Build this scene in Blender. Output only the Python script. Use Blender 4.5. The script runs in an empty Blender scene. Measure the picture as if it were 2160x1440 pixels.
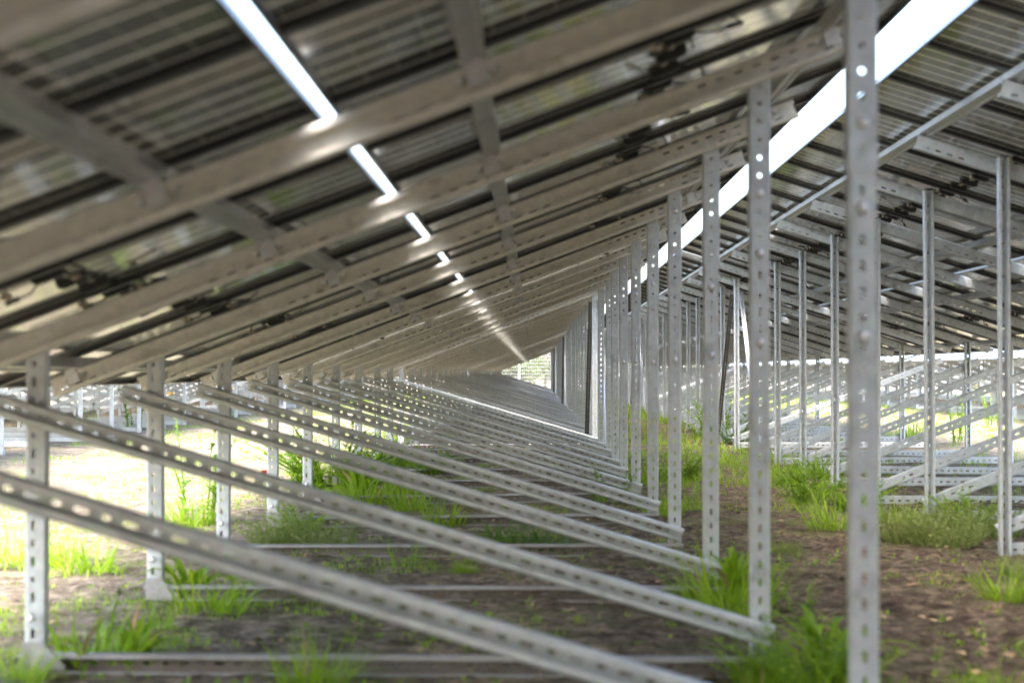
import bpy, bmesh, math, random
import numpy as np
from mathutils import Matrix, Vector, noise

R = math.radians
random.seed(7)
SC = bpy.context.scene
COL = SC.collection
S = 2.04                 # spacing of the support frames along the row (m)
U = S / 4200.0           # metres per picture pixel at one frame spacing
CAMZ = 1.003

# ------------------------------------------------------------------ camera, sky, sun, exposure
cd = bpy.data.cameras.new('camera'); cam = bpy.data.objects.new('camera', cd); COL.objects.link(cam)
cd.sensor_width = 36.0; cd.lens = 70.0; cd.clip_start = 0.05; cd.clip_end = 2000
cam.location = (0, 0, CAMZ)
cam.rotation_euler = (R(90) + math.atan(65 / 4200), 0, math.atan(50 / 4200))
cd.dof.use_dof = True; cd.dof.focus_distance = 24.0; cd.dof.aperture_fstop = 3.2
SC.camera = cam

SUN_EL, SUN_AZ = R(58), R(200)
w = bpy.data.worlds.new('World'); SC.world = w; w.use_nodes = True
nt = w.node_tree; bg = nt.nodes['Background']
sky = nt.nodes.new('ShaderNodeTexSky'); sky.sky_type = 'NISHITA'; sky.sun_disc = False
sky.sun_elevation = SUN_EL; sky.sun_rotation = SUN_AZ; sky.air_density = 1.0; sky.dust_density = 4.5; sky.ozone_density = 0.6
nt.links.new(sky.outputs[0], bg.inputs[0]); bg.inputs[1].default_value = 0.15
sd = bpy.data.lights.new('sun', 'SUN'); sun = bpy.data.objects.new('sun', sd); COL.objects.link(sun)
sd.energy = 0.5; sd.angle = R(50); sd.color = (1.0, 0.98, 0.95)
# direction from the sun: matches sun_rotation (clockwise from +Y seen from above)
dx, dy = math.sin(SUN_AZ), math.cos(SUN_AZ)
sdir = Vector((dx * math.cos(SUN_EL), dy * math.cos(SUN_EL), math.sin(SUN_EL)))
sun.rotation_euler = sdir.to_track_quat('Z', 'Y').to_euler()
SC.view_settings.view_transform = 'Standard'; SC.view_settings.look = 'None'
SC.view_settings.exposure = 3.5; SC.view_settings.gamma = 1.0
SC.cycles.use_denoising = True
SC.cycles.max_bounces = 8; SC.cycles.diffuse_bounces = 5; SC.cycles.glossy_bounces = 4
SC.cycles.transparent_max_bounces = 8
SC.cycles.sample_clamp_indirect = 8.0

# ------------------------------------------------------------------ helpers
def tag(o, label=None, cat=None, group=None, kind=None):
    if label: o['label'] = label
    if cat: o['category'] = cat
    if group: o['group'] = group
    if kind: o['kind'] = kind
    return o

def ob(name, me, parent=None, loc=(0, 0, 0), rot=None, mat4=None, scale=None):
    o = bpy.data.objects.new(name, me); COL.objects.link(o)
    if parent is not None: o.parent = parent
    if mat4 is not None: o.matrix_local = mat4
    else:
        o.location = loc
        if rot: o.rotation_euler = rot
        if scale is not None: o.scale = (scale,) * 3 if not isinstance(scale, tuple) else scale
    return o

def empty(name, loc, rz=0.0):
    o = bpy.data.objects.new(name, None); COL.objects.link(o)
    o.empty_display_size = 0.1; o.location = loc; o.rotation_euler = (0, 0, rz)
    return o

ORD = ['', 'first', 'second', 'third', 'fourth', 'fifth', 'sixth', 'seventh', 'eighth', 'ninth', 'tenth', 'eleventh', 'twelfth']
def ordn(k):
    if k < len(ORD): return ORD[k]
    s = 'th' if 10 <= k % 100 <= 20 else {1: 'st', 2: 'nd', 3: 'rd'}.get(k % 10, 'th')
    return '%d%s' % (k, s)

class MB:
    """collects vertices and faces of one mesh"""
    def __init__(self): self.v = []; self.f = []; self.m = []
    def add(self, vs, fs, mi=0):
        b = len(self.v); self.v += [tuple(p) for p in vs]
        self.f += [tuple(b + i for i in f) for f in fs]; self.m += [mi] * len(fs)
        return self
    def box(self, x0, x1, y0, y1, z0, z1, mi=0):
        vs = [(x, y, z) for x in (x0, x1) for y in (y0, y1) for z in (z0, z1)]
        fs = [(0, 1, 3, 2), (4, 6, 7, 5), (0, 4, 5, 1), (2, 3, 7, 6), (0, 2, 6, 4), (1, 5, 7, 3)]
        return self.add(vs, fs, mi)
    def tube(self, pts, r, n=6, mi=0):
        pts = [Vector(p) for p in pts]; rings = []
        for i, p in enumerate(pts):
            d = (pts[min(i + 1, len(pts) - 1)] - pts[max(i - 1, 0)]).normalized()
            a = d.orthogonal().normalized(); b = d.cross(a)
            rr = r[i] if isinstance(r, (list, tuple)) else r
            rings.append([p + (a * math.cos(2 * math.pi * k / n) + b * math.sin(2 * math.pi * k / n)) * rr for k in range(n)])
        vs = [q for ring in rings for q in ring]; fs = []
        for i in range(len(pts) - 1):
            for k in range(n):
                fs.append((i * n + k, i * n + (k + 1) % n, (i + 1) * n + (k + 1) % n, (i + 1) * n + k))
        fs.append(tuple(range(n))[::-1]); fs.append(tuple((len(pts) - 1) * n + k for k in range(n)))
        return self.add(vs, fs, mi)
    def mesh(self, name, *mats, smooth=False):
        me = bpy.data.meshes.new(name); me.from_pydata(self.v, [], self.f)
        for m in mats: me.materials.append(m)
        if len(mats) > 1: me.polygons.foreach_set('material_index', self.m)
        if smooth: me.polygons.foreach_set('use_smooth', [True] * len(me.polygons))
        me.update(); return me

# ------------------------------------------------------------------ materials
def newmat(name):
    m = bpy.data.materials.new(name); m.use_nodes = True
    t = m.node_tree; return m, t, t.nodes['Principled BSDF']

def N(t, kind, **kw):
    n = t.nodes.new(kind)
    for k, v in kw.items():
        if k in n.inputs: n.inputs[k].default_value = v
        else: setattr(n, k, v)
    return n

def ramp(t, fac, stops):
    r = t.nodes.new('ShaderNodeValToRGB'); e = r.color_ramp.elements
    e[0].position, e[0].color = stops[0][0], (*stops[0][1], 1)
    e[1].position, e[1].color = stops[-1][0], (*stops[-1][1], 1)
    for p, c in stops[1:-1]:
        x = e.new(p); x.color = (*c, 1)
    t.links.new(fac, r.inputs[0]); return r.outputs[0]

def mixc(t, fac, a, b, mode='MIX'):
    n = t.nodes.new('ShaderNodeMix'); n.data_type = 'RGBA'; n.blend_type = mode
    for i, v in ((0, fac), (6, a), (7, b)):
        if isinstance(v, (int, float)): n.inputs[i].default_value = v
        elif isinstance(v, tuple): n.inputs[i].default_value = (*v, 1)
        else: t.links.new(v, n.inputs[i])
    return n.outputs[2]

def steel(name, base, dirt, rough, metal, dirt_lo=0.52):
    m, t, p = newmat(name)
    tc = N(t, 'ShaderNodeTexCoord'); oi = N(t, 'ShaderNodeObjectInfo')
    add = N(t, 'ShaderNodeVectorMath', operation='ADD'); t.links.new(tc.outputs['Object'], add.inputs[0])
    sc = N(t, 'ShaderNodeVectorMath', operation='SCALE'); t.links.new(oi.outputs['Location'], sc.inputs[0]); sc.inputs['Scale'].default_value = 3.7
    t.links.new(sc.outputs[0], add.inputs[1])
    vo = N(t, 'ShaderNodeTexVoronoi', Scale=70.0); t.links.new(add.outputs[0], vo.inputs['Vector'])
    n1 = N(t, 'ShaderNodeTexNoise', Scale=2.2, Detail=6.0, Roughness=0.65); t.links.new(add.outputs[0], n1.inputs['Vector'])
    n2 = N(t, 'ShaderNodeTexNoise', Scale=26.0, Detail=4.0); t.links.new(add.outputs[0], n2.inputs['Vector'])
    spang = mixc(t, 0.07, base, vo.outputs['Color'], 'OVERLAY')
    mot = ramp(t, n2.outputs[0], [(0.3, (0.86, 0.86, 0.86)), (0.7, (1.06, 1.06, 1.06))])
    c = mixc(t, 1.0, spang, mot, 'MULTIPLY')
    df = ramp(t, n1.outputs[0], [(dirt_lo, (0, 0, 0)), (dirt_lo + 0.22, (0.75, 0.75, 0.75))])
    c = mixc(t, df, c, dirt)
    # mud splashed up from the soil, and pale zinc bloom
    ge = N(t, 'ShaderNodeNewGeometry'); sp = N(t, 'ShaderNodeSeparateXYZ'); t.links.new(ge.outputs['Position'], sp.inputs[0])
    mr = N(t, 'ShaderNodeMapRange'); t.links.new(sp.outputs[2], mr.inputs[0]); mr.inputs[1].default_value = 0.30; mr.inputs[2].default_value = 0.02; mr.inputs[3].default_value = -0.15; mr.inputs[4].default_value = 0.55
    ma = N(t, 'ShaderNodeMath', operation='MULTIPLY_ADD'); t.links.new(n2.outputs[0], ma.inputs[0]); ma.inputs[1].default_value = 1.5; ma.inputs[2].default_value = -0.75
    mb_ = N(t, 'ShaderNodeMath', operation='ADD', use_clamp=True); t.links.new(mr.outputs[0], mb_.inputs[0]); t.links.new(ma.outputs[0], mb_.inputs[1])
    mm = N(t, 'ShaderNodeMath', operation='MULTIPLY', use_clamp=True); t.links.new(mb_.outputs[0], mm.inputs[0]); t.links.new(mr.outputs[0], mm.inputs[1])
    c = mixc(t, mm.outputs[0], c, (0.15, 0.115, 0.085))
    n3 = N(t, 'ShaderNodeTexNoise', Scale=7.0, Detail=8.0, Roughness=0.7); t.links.new(add.outputs[0], n3.inputs['Vector'])
    c = mixc(t, ramp(t, n3.outputs[0], [(0.55, (0, 0, 0)), (0.72, (0.5, 0.5, 0.5))]), c, tuple(min(0.8, v * 1.35) for v in base))
    c = mixc(t, 1.0, c, ramp(t, n3.outputs[0], [(0.28, (0.66, 0.65, 0.63)), (0.45, (1, 1, 1))]), 'MULTIPLY')
    t.links.new(c, p.inputs['Base Color'])
    rr = ramp(t, n1.outputs[0], [(0.35, (rough - 0.06,) * 3), (0.7, (rough + 0.16,) * 3)])
    t.links.new(rr, p.inputs['Roughness'])
    p.inputs['Metallic'].default_value = metal
    return m

M_STEEL = steel('galvanised_steel', (0.535, 0.575, 0.585), (0.39, 0.39, 0.37), 0.45, 0.50, 0.57)
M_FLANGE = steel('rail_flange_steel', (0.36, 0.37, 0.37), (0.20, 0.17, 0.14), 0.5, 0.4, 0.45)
M_RAIL = steel('soiled_shaded_steel', (0.20, 0.185, 0.165), (0.10, 0.075, 0.055), 0.6, 0.2, 0.35)  # soil splash, with the shade inside the open channel also painted into the colour
M_RAFT = steel('rafter_steel', (0.75, 0.735, 0.665), (0.47, 0.41, 0.32), 0.44, 0.34, 0.59)
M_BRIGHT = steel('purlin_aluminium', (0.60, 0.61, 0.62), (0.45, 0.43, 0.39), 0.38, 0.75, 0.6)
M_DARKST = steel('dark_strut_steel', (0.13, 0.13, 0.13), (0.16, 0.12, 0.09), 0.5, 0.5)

def simple(name, col, rough=0.5, metal=0.0, spec=0.5):
    m, t, p = newmat(name)
    tc = N(t, 'ShaderNodeTexCoord'); n = N(t, 'ShaderNodeTexNoise', Scale=18.0, Detail=4.0)
    t.links.new(tc.outputs['Object'], n.inputs['Vector'])
    lo = tuple(c * 0.8 for c in col); hi = tuple(min(1, c * 1.15) for c in col)
    t.links.new(ramp(t, n.outputs[0], [(0.3, lo), (0.7, hi)]), p.inputs['Base Color'])
    p.inputs['Roughness'].default_value = rough; p.inputs['Metallic'].default_value = metal
    p.inputs['Specular IOR Level'].default_value = spec
    return m

M_FRAME = simple('black_anodised', (0.016, 0.015, 0.015), 0.35, 0.0, 0.6)
M_BOX = simple('black_plastic', (0.015, 0.015, 0.015), 0.5)
M_CABLE = simple('black_cable', (0.012, 0.012, 0.012), 0.55)
M_TIE = simple('pale_connector', (0.55, 0.47, 0.33), 0.5)
M_BOLT = simple('zinc_bolt', (0.78, 0.79, 0.80), 0.3, 0.35)
M_FENCE = simple('fence_galvanised', (0.72, 0.73, 0.73), 0.45, 0.3)
M_BARK = simple('bark', (0.16, 0.12, 0.08), 0.9)

def panel_mat():
    # local x runs up the slope (0..2.0), local y along the row (0..0.985)
    m, t, p = newmat('panel_laminate')
    tc = N(t, 'ShaderNodeTexCoord'); sp = N(t, 'ShaderNodeSeparateXYZ'); t.links.new(tc.outputs['Object'], sp.inputs[0])
    def line(sock, off, pitch, half):
        a = N(t, 'ShaderNodeMath', operation='SUBTRACT'); t.links.new(sock, a.inputs[0]); a.inputs[1].default_value = off
        b = N(t, 'ShaderNodeMath', operation='PINGPONG'); t.links.new(a.outputs[0], b.inputs[0]); b.inputs[1].default_value = pitch / 2
        c = N(t, 'ShaderNodeMath', operation='LESS_THAN'); t.links.new(b.outputs[0], c.inputs[0]); c.inputs[1].default_value = half
        return c.outputs[0]
    ly = line(sp.outputs[1], 0.0125, 0.16, 0.009)
    lx = line(sp.outputs[0], 0.03, 0.0808, 0.0014)
    mid = N(t, 'ShaderNodeMath', operation='COMPARE'); t.links.new(sp.outputs[0], mid.inputs[0]); mid.inputs[1].default_value = 1.0; mid.inputs[2].default_value = 0.011
    mx = N(t, 'ShaderNodeMath', operation='MAXIMUM'); t.links.new(ly, mx.inputs[0]); t.links.new(mid.outputs[0], mx.inputs[1])
    mx2 = N(t, 'ShaderNodeMath', operation='MAXIMUM'); t.links.new(mx.outputs[0], mx2.inputs[0])
    h = N(t, 'ShaderNodeMath', operation='MULTIPLY'); t.links.new(lx, h.inputs[0]); h.inputs[1].default_value = 0.35; t.links.new(h.outputs[0], mx2.inputs[1])
    bus = line(sp.outputs[1], 0.0125 + 0.0089, 0.0178, 0.0011)
    n = N(t, 'ShaderNodeTexNoise', Scale=3.0, Detail=5.0); t.links.new(tc.outputs['Object'], n.inputs['Vector'])
    cell = ramp(t, n.outputs[0], [(0.3, (0.125, 0.134, 0.122)), (0.75, (0.18, 0.19, 0.168))])
    cell = mixc(t, bus, cell, (0.22, 0.225, 0.20))
    c = mixc(t, mx2.outputs[0], cell, (0.78, 0.75, 0.65))
    t.links.new(c, p.inputs['Base Color'])
    rr = ramp(t, n.outputs[0], [(0.3, (0.05,) * 3), (0.8, (0.13,) * 3)]); t.links.new(rr, p.inputs['Roughness'])
    p.inputs['Specular IOR Level'].default_value = 0.6
    tr = N(t, 'ShaderNodeBsdfTranslucent', Color=(0.9, 0.88, 0.8, 1))
    k = N(t, 'ShaderNodeMath', operation='MULTIPLY'); t.links.new(ly, k.inputs[0]); k.inputs[1].default_value = 0.13
    ms = N(t, 'ShaderNodeMixShader'); t.links.new(k.outputs[0], ms.inputs[0]); t.links.new(p.outputs[0], ms.inputs[1]); t.links.new(tr.outputs[0], ms.inputs[2])
    t.links.new(ms.outputs[0], t.nodes['Material Output'].inputs[0])
    return m
M_PANEL = panel_mat()

def leafmat(name, lo, hi, trans=0.35, rough=0.5):
    m, t, p = newmat(name)
    ge = N(t, 'ShaderNodeNewGeometry'); oi = N(t, 'ShaderNodeObjectInfo')
    a = N(t, 'ShaderNodeMath', operation='ADD'); t.links.new(ge.outputs['Random Per Island'], a.inputs[0]); t.links.new(oi.outputs['Random'], a.inputs[1])
    fr = N(t, 'ShaderNodeMath', operation='FRACT'); t.links.new(a.outputs[0], fr.inputs[0])
    c = ramp(t, fr.outputs[0], [(0.0, lo), (0.9, hi), (1.0, (hi[0] * 1.5, hi[1] * 1.05, hi[2]))])
    t.links.new(c, p.inputs['Base Color']); p.inputs['Roughness'].default_value = rough
    tr = N(t, 'ShaderNodeBsdfTranslucent'); t.links.new(mixc(t, 0.5, c, (0.30, 0.42, 0.03)), tr.inputs[0])
    ms = N(t, 'ShaderNodeMixShader', Fac=trans); t.links.new(p.outputs[0], ms.inputs[1]); t.links.new(tr.outputs[0], ms.inputs[2])
    t.links.new(ms.outputs[0], t.nodes['Material Output'].inputs[0])
    return m
M_GRASS = leafmat('grass_blade', (0.17, 0.33, 0.015), (0.34, 0.53, 0.025), 0.55)
M_WEED = leafmat('weed_leaf', (0.14, 0.29, 0.018), (0.29, 0.47, 0.03), 0.5)
M_FEATH = leafmat('feathery_leaf', (0.14, 0.19, 0.05), (0.27, 0.33, 0.10), 0.35)
M_DARKG = leafmat('dark_leaf', (0.05, 0.13, 0.02), (0.12, 0.24, 0.035), 0.35)
M_TREE = leafmat('tree_leaf', (0.04, 0.08, 0.02), (0.14, 0.18, 0.05), 0.25)
M_DRY = leafmat('dry_stalk', (0.26, 0.17, 0.08), (0.46, 0.34, 0.18), 0.1, 0.8)
M_RED = simple('poppy_petal', (0.62, 0.05, 0.01), 0.5)
M_YELL = simple('yellow_petal', (0.75, 0.48, 0.03), 0.5)

def soil_mat():
    m, t, p = newmat('soil')
    tc = N(t, 'ShaderNodeTexCoord'); V = tc.outputs['Object']
    def nz(scale, det, rough=0.6):
        n = N(t, 'ShaderNodeTexNoise', Scale=scale, Detail=det, Roughness=rough); t.links.new(V, n.inputs['Vector']); return n.outputs[0]
    sp = N(t, 'ShaderNodeSeparateXYZ'); t.links.new(V, sp.inputs[0])
    big, midn, fine = nz(0.45, 5.0), nz(3.2, 7.0, 0.7), nz(13.0, 10.0, 0.8)
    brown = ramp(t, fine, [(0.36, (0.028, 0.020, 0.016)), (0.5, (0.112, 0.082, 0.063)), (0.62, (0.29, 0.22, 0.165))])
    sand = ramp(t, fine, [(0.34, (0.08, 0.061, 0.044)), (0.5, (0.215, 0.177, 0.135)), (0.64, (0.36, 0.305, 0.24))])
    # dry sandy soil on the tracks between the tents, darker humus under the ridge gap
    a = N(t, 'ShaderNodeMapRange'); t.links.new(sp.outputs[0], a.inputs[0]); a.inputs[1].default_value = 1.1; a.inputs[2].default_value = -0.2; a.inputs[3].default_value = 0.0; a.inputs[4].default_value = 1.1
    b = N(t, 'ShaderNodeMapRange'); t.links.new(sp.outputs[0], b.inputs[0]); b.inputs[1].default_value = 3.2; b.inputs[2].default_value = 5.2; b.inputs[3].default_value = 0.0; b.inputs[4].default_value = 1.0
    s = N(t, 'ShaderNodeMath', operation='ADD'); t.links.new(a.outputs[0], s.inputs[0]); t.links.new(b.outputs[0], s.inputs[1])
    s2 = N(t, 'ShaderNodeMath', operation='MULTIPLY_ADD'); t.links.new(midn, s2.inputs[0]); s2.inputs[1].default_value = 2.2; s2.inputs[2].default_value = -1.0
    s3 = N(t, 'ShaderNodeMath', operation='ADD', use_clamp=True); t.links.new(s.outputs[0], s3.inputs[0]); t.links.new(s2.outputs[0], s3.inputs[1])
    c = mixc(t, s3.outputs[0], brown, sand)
    lump = nz(7.5, 6.0, 0.65)
    c = mixc(t, 1.0, c, ramp(t, lump, [(0.36, (0.52, 0.49, 0.46)), (0.5, (1.05, 1.04, 1.02)), (0.64, (1.65, 1.63, 1.58))]), 'MULTIPLY')
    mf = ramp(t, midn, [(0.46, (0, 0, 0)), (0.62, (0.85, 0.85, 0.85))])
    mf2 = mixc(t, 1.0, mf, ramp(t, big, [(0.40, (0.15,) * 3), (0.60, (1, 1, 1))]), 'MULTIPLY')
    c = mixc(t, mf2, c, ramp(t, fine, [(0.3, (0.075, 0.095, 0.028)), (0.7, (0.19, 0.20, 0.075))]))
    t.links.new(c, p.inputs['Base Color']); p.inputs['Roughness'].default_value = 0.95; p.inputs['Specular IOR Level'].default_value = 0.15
    bu = N(t, 'ShaderNodeBump', Strength=1.0, Distance=0.035); t.links.new(nz(22.0, 8.0, 0.8), bu.inputs['Height']); t.links.new(bu.outputs[0], p.inputs['Normal'])
    return m
M_SOIL = soil_mat()

# ------------------------------------------------------------------ ground
_GY = [-60, 5, 10, 26, 50, 100, 400]; _GZ = [-0.03, -0.005, 0.015, 0.045, 0.075, 0.09, 0.3]
def gz(x, y):
    z = float(np.interp(y, _GY, _GZ))
    if x < -1.0: z -= 0.035 * min(1.0, (-1.0 - x) / 1.5) * math.exp(-((y - 9) / 14.0) ** 2)
    z += 0.030 * noise.noise((x * 0.55, y * 0.5, 3.1)) + 0.014 * noise.noise((x * 2.1, y * 2.1, 9.0))
    return z
def gzf(x, y):
    return gz(x, y) + 0.018 * noise.noise((x * 6, y * 6, 1)) + 0.014 * noise.noise((x * 13, y * 13, 5)) + 0.009 * noise.noise((x * 41, y * 41, 2))

def ground():
    xs = sorted(set([round(v, 4) for v in np.concatenate([np.arange(-3.4, 3.6, 0.035), np.arange(-14, 14, 0.4), np.linspace(-400, 400, 41)])]))
    ys = sorted(set([round(v, 4) for v in np.concatenate([np.arange(5.6, 15.0, 0.05), np.arange(15.0, 34, 0.16), np.arange(-8, 120, 1.1), np.linspace(-120, 1200, 40)])]))
    nx, ny = len(xs), len(ys)
    vs = [(x, y, gzf(x, y) if (-4 < x < 4 and y < 40) else gz(x, y)) for y in ys for x in xs]
    fs = [(j * nx + i, j * nx + i + 1, (j + 1) * nx + i + 1, (j + 1) * nx + i) for j in range(ny - 1) for i in range(nx - 1)]
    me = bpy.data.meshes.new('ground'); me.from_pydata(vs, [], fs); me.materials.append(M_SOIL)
    me.polygons.foreach_set('use_smooth', [True] * len(fs)); me.update()
    return tag(ob('ground', me), 'bare brown and sandy soil under the solar tables', None, kind='structure')
ground()

# ------------------------------------------------------------------ slotted C profiles
def cprofile(name, L, h, fl, lip, th, slots, mat, mat2=None):
    """length along +x, web in the xz plane (outer face y=0, looking to -y), flanges run to +y.
    slots: list of (x, z, length, width) holes through the web; rows share the same z."""
    mb = MB(); rows = {}
    for x, z, l, wd in slots: rows.setdefault(round(z, 4), []).append((x, l, wd))
    zb = sorted(rows); edges = [-h / 2]; bands = []
    for z in zb:
        hw = max(wd for _, _, wd in rows[z]) / 2 + 0.004
        bands.append((edges[-1], z - hw, None)); bands.append((z - hw, z + hw, rows[z])); edges.append(z + hw)
    bands.append((edges[-1], h / 2, None))
    for z0, z1, rw in bands:
        if rw is None:
            for y in (0.0, th):
                q = [(0, y, z0), (L, y, z0), (L, y, z1), (0, y, z1)]
                mb.add(q if y == 0 else q[::-1], [(0, 1, 2, 3)])
            continue
        rw = sorted(rw); xc = 0.0; zc = (z0 + z1) / 2
        for x, l, wd in rw:
            a, b = x - l / 2 - 0.003, x + l / 2 + 0.003
            if a > xc + 1e-5:
                for y in (0.0, th):
                    q = [(xc, y, z0), (a, y, z0), (a, y, z1), (xc, y, z1)]
                    mb.add(q if y == 0 else q[::-1], [(0, 1, 2, 3)])
            hw = wd / 2; k = hw * 0.62
            hole = [(x - l / 2 + k, zc - hw), (x + l / 2 - k, zc - hw), (x + l / 2, zc - hw + k), (x + l / 2, zc + hw - k),
                    (x + l / 2 - k, zc + hw), (x - l / 2 + k, zc + hw), (x - l / 2, zc + hw - k), (x - l / 2, zc - hw + k)]
            cor = [(a, z0), (b, z0), (b, z1), (a, z1)]
            f0 = [(0, 1, 5, 4), (1, 2, 7, 6), (2, 3, 9, 8), (3, 0, 11, 10), (0, 4, 11), (1, 6, 5), (2, 8, 7), (3, 10, 9)]
            for y in (0.0, th):
                mb.add([(p[0], y, p[1]) for p in cor + hole], f0 if y == 0 else [f[::-1] for f in f0])
            mb.add([(p[0], 0.0, p[1]) for p in hole] + [(p[0], th, p[1]) for p in hole],
                   [(i, (i + 1) % 8, 8 + (i + 1) % 8, 8 + i) for i in range(8)])
            xc = b
        if xc < L - 1e-5:
            for y in (0.0, th):
                q = [(xc, y, z0), (L, y, z0), (L, y, z1), (xc, y, z1)]
                mb.add(q if y == 0 else q[::-1], [(0, 1, 2, 3)])
    # rolled corners and flanges with lips: swept section, both skins
    def sweep(sec, flip):
        n = len(sec)
        vs = [(0, y, z) for y, z in sec] + [(L, y, z) for y, z in sec]
        fs = [((i, (i + 1) % n, n + (i + 1) % n, n + i) if not flip else (n + i, n + (i + 1) % n, (i + 1) % n, i)) for i in range(n)]
        fs += [tuple(range(n))[::-1] if not flip else tuple(range(n)), tuple(n + i for i in range(n)) if not flip else tuple(n + i for i in range(n))[::-1]]
        mb.add(vs, fs, 1 if mat2 else 0)
    r = 0.007
    for sgn in (1, -1):
        H = h / 2
        sec = [(0, H), (r * 0.12, H + r * 0.45), (r * 0.42, H + r * 0.85), (r * 0.9, H + r * 1.08), (r * 1.4, H + r * 1.15), (fl - r * 1.3, H + r * 1.15), (fl - r * 0.75, H + r * 1.04), (fl - r * 0.3, H + r * 0.75), (fl - r * 0.05, H + r * 0.35), (fl, H - r * 0.1), (fl, H - lip), (fl - th, H - lip),
               (fl - th, H + r * 1.15 - th), (th, H + r * 1.15 - th), (th, H)]
        sec = [(y, sgn * z) for y, z in sec]
        sweep(sec, sgn > 0)
    return mb.mesh(name, mat, mat2) if mat2 else mb.mesh(name, mat)

def rowslots(x0, x1, pitch, z, lens, wd):
    out = []; x = x0; i = 0
    while x <= x1:
        out.append((x, z, lens[i % len(lens)], wd)); x += pitch; i += 1
    return out

PW = 0.052
def bolt_mesh():
    mb = MB(); nn = 12; rings = [(0.016, 0.0), (0.016, -0.0025), (0.0115, -0.003), (0.0112, -0.008), (0.0085, -0.0115), (0.004, -0.0132)]
    vs = [(r * math.cos(2 * math.pi * k / nn), y, r * math.sin(2 * math.pi * k / nn)) for r, y in rings for k in range(nn)]
    fs = [(i * nn + k, i * nn + (k + 1) % nn, (i + 1) * nn + (k + 1) % nn, (i + 1) * nn + k) for i in range(len(rings) - 1) for k in range(nn)]
    mb.add(vs, fs + [tuple((len(rings) - 1) * nn + k for k in range(nn))])
    return mb.mesh('bolt', M_BOLT, smooth=True)
ME_BOLT = bolt_mesh()

class Row:
    """shapes shared by all frames of one side of the tent (frame-local: tall post at x=0, low side at -x)"""
    def __init__(self, zt, sl, r0, r1, slit, braceup, post_top, rmat):
        self.zt, self.sl, self.r0, self.r1, self.slit, self.bu = zt, sl, r0, r1, slit, braceup
        self.W = 2.444; self.a = math.atan(sl); self.c = math.cos(self.a)
        self.purl = [slit + d * self.c for d in (-1.62, -0.40, 0.40, 1.62)]
        L = (r1 - r0) / self.c; self.L = L
        zs = []
        tx = lambda x: (x - r0) / self.c
        for px in self.purl:
            zs += rowslots(max(0.05, tx(px) - 0.21), min(L - 0.05, tx(px) + 0.19), 0.066, 0.017, [0.034], 0.011)
        for px in ((0.0, -self.W) if post_top > 0.05 else (0.0,)):
            zs += rowslots(max(0.05, tx(px) - 0.20), min(L - 0.05, tx(px) + 0.22), 0.066, -0.018, [0.032], 0.010)
        self.me_raft = cprofile('rafter', L, 0.068, 0.044, 0.013, 0.003, zs, rmat)
        self.tall = zt + post_top + 0.30
        sl_ = rowslots(0.04, 0.30 + 1.46, 0.0605, 0, [0.028], 0.0115) + rowslots(0.30 + 1.53, self.tall - 0.03, 0.0605, 0, [0.015], 0.0145)
        self.me_tall = cprofile('tall_post', self.tall, PW, 0.042, 0.012, 0.003, sl_, M_STEEL)
        self.short = zt - sl * self.W + 0.055 + 0.30
        self.me_short = cprofile('short_post', self.short, 0.056, 0.050, 0.012, 0.003,
                                 rowslots(0.05, self.short - 0.04, 0.0605, 0.008, [0.034, 0.020], 0.014), M_STEEL)
        self.b0 = Vector((-self.W - 0.14, 0, braceup)); self.b1 = Vector((0.035, 0, 0.125))
        BL = (self.b1 - self.b0).length
        self.me_brace = cprofile('brace', BL, 0.058, 0.048, 0.014, 0.003, rowslots(0.06, BL - 0.04, 0.0605, 0, [0.036, 0.022], 0.011), M_STEEL)
        RL = self.W + 0.07
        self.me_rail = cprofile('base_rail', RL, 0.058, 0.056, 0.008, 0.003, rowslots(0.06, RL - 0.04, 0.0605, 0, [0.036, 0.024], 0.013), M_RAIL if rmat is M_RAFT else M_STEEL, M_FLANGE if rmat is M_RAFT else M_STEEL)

def sleeve_mesh():
    return cprofile('sleeve', 0.50, PW + 0.008, 0.044, 0.006, 0.003, rowslots(0.051, 0.48, 0.0605, 0, [0.015], 0.0145), M_STEEL)
ME_SLEEVE = sleeve_mesh()
def gusset_mesh():
    mb = MB()
    pr = [(-0.028, 0.02), (0.118, 0.02), (0.118, 0.036), (0.040, 0.112), (-0.028, 0.112)]
    n = len(pr)
    mb.add([(x, -0.004, z) for x, z in pr] + [(x, 0.0, z) for x, z in pr],
           [tuple(range(n)), tuple(range(n, 2 * n))[::-1]] + [(i + n, (i + 1) % n + n, (i + 1) % n, i) for i in range(n)])
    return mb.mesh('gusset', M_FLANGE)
ME_GUSSET = gusset_mesh()
def clamp_mesh():
    mb = MB()
    mb.box(-0.026, 0.026, -0.052, -0.0485, -0.055, 0.018)
    mb.box(-0.026, 0.026, -0.0485, 0.010, 0.0150, 0.018)
    return mb.mesh('purlin_clamp', M_BRIGHT)
ME_CLAMP = clamp_mesh()

ROWL = Row(1.974, 0.376, -2.892, 0.370, -1.2726, 0.906, 0.035, M_RAFT)
ROWR = Row(2.073, 0.315, -2.700, 0.470, -1.1240, 1.130, 0.100, M_STEEL)

def basis(xa, za, loc):
    x = Vector(xa).normalized(); z = Vector(za).normalized(); y = z.cross(x)
    return Matrix(((x.x, y.x, z.x, loc[0]), (x.y, y.y, z.y, loc[1]), (x.z, y.z, z.z, loc[2]), (0, 0, 0, 1)))

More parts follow.
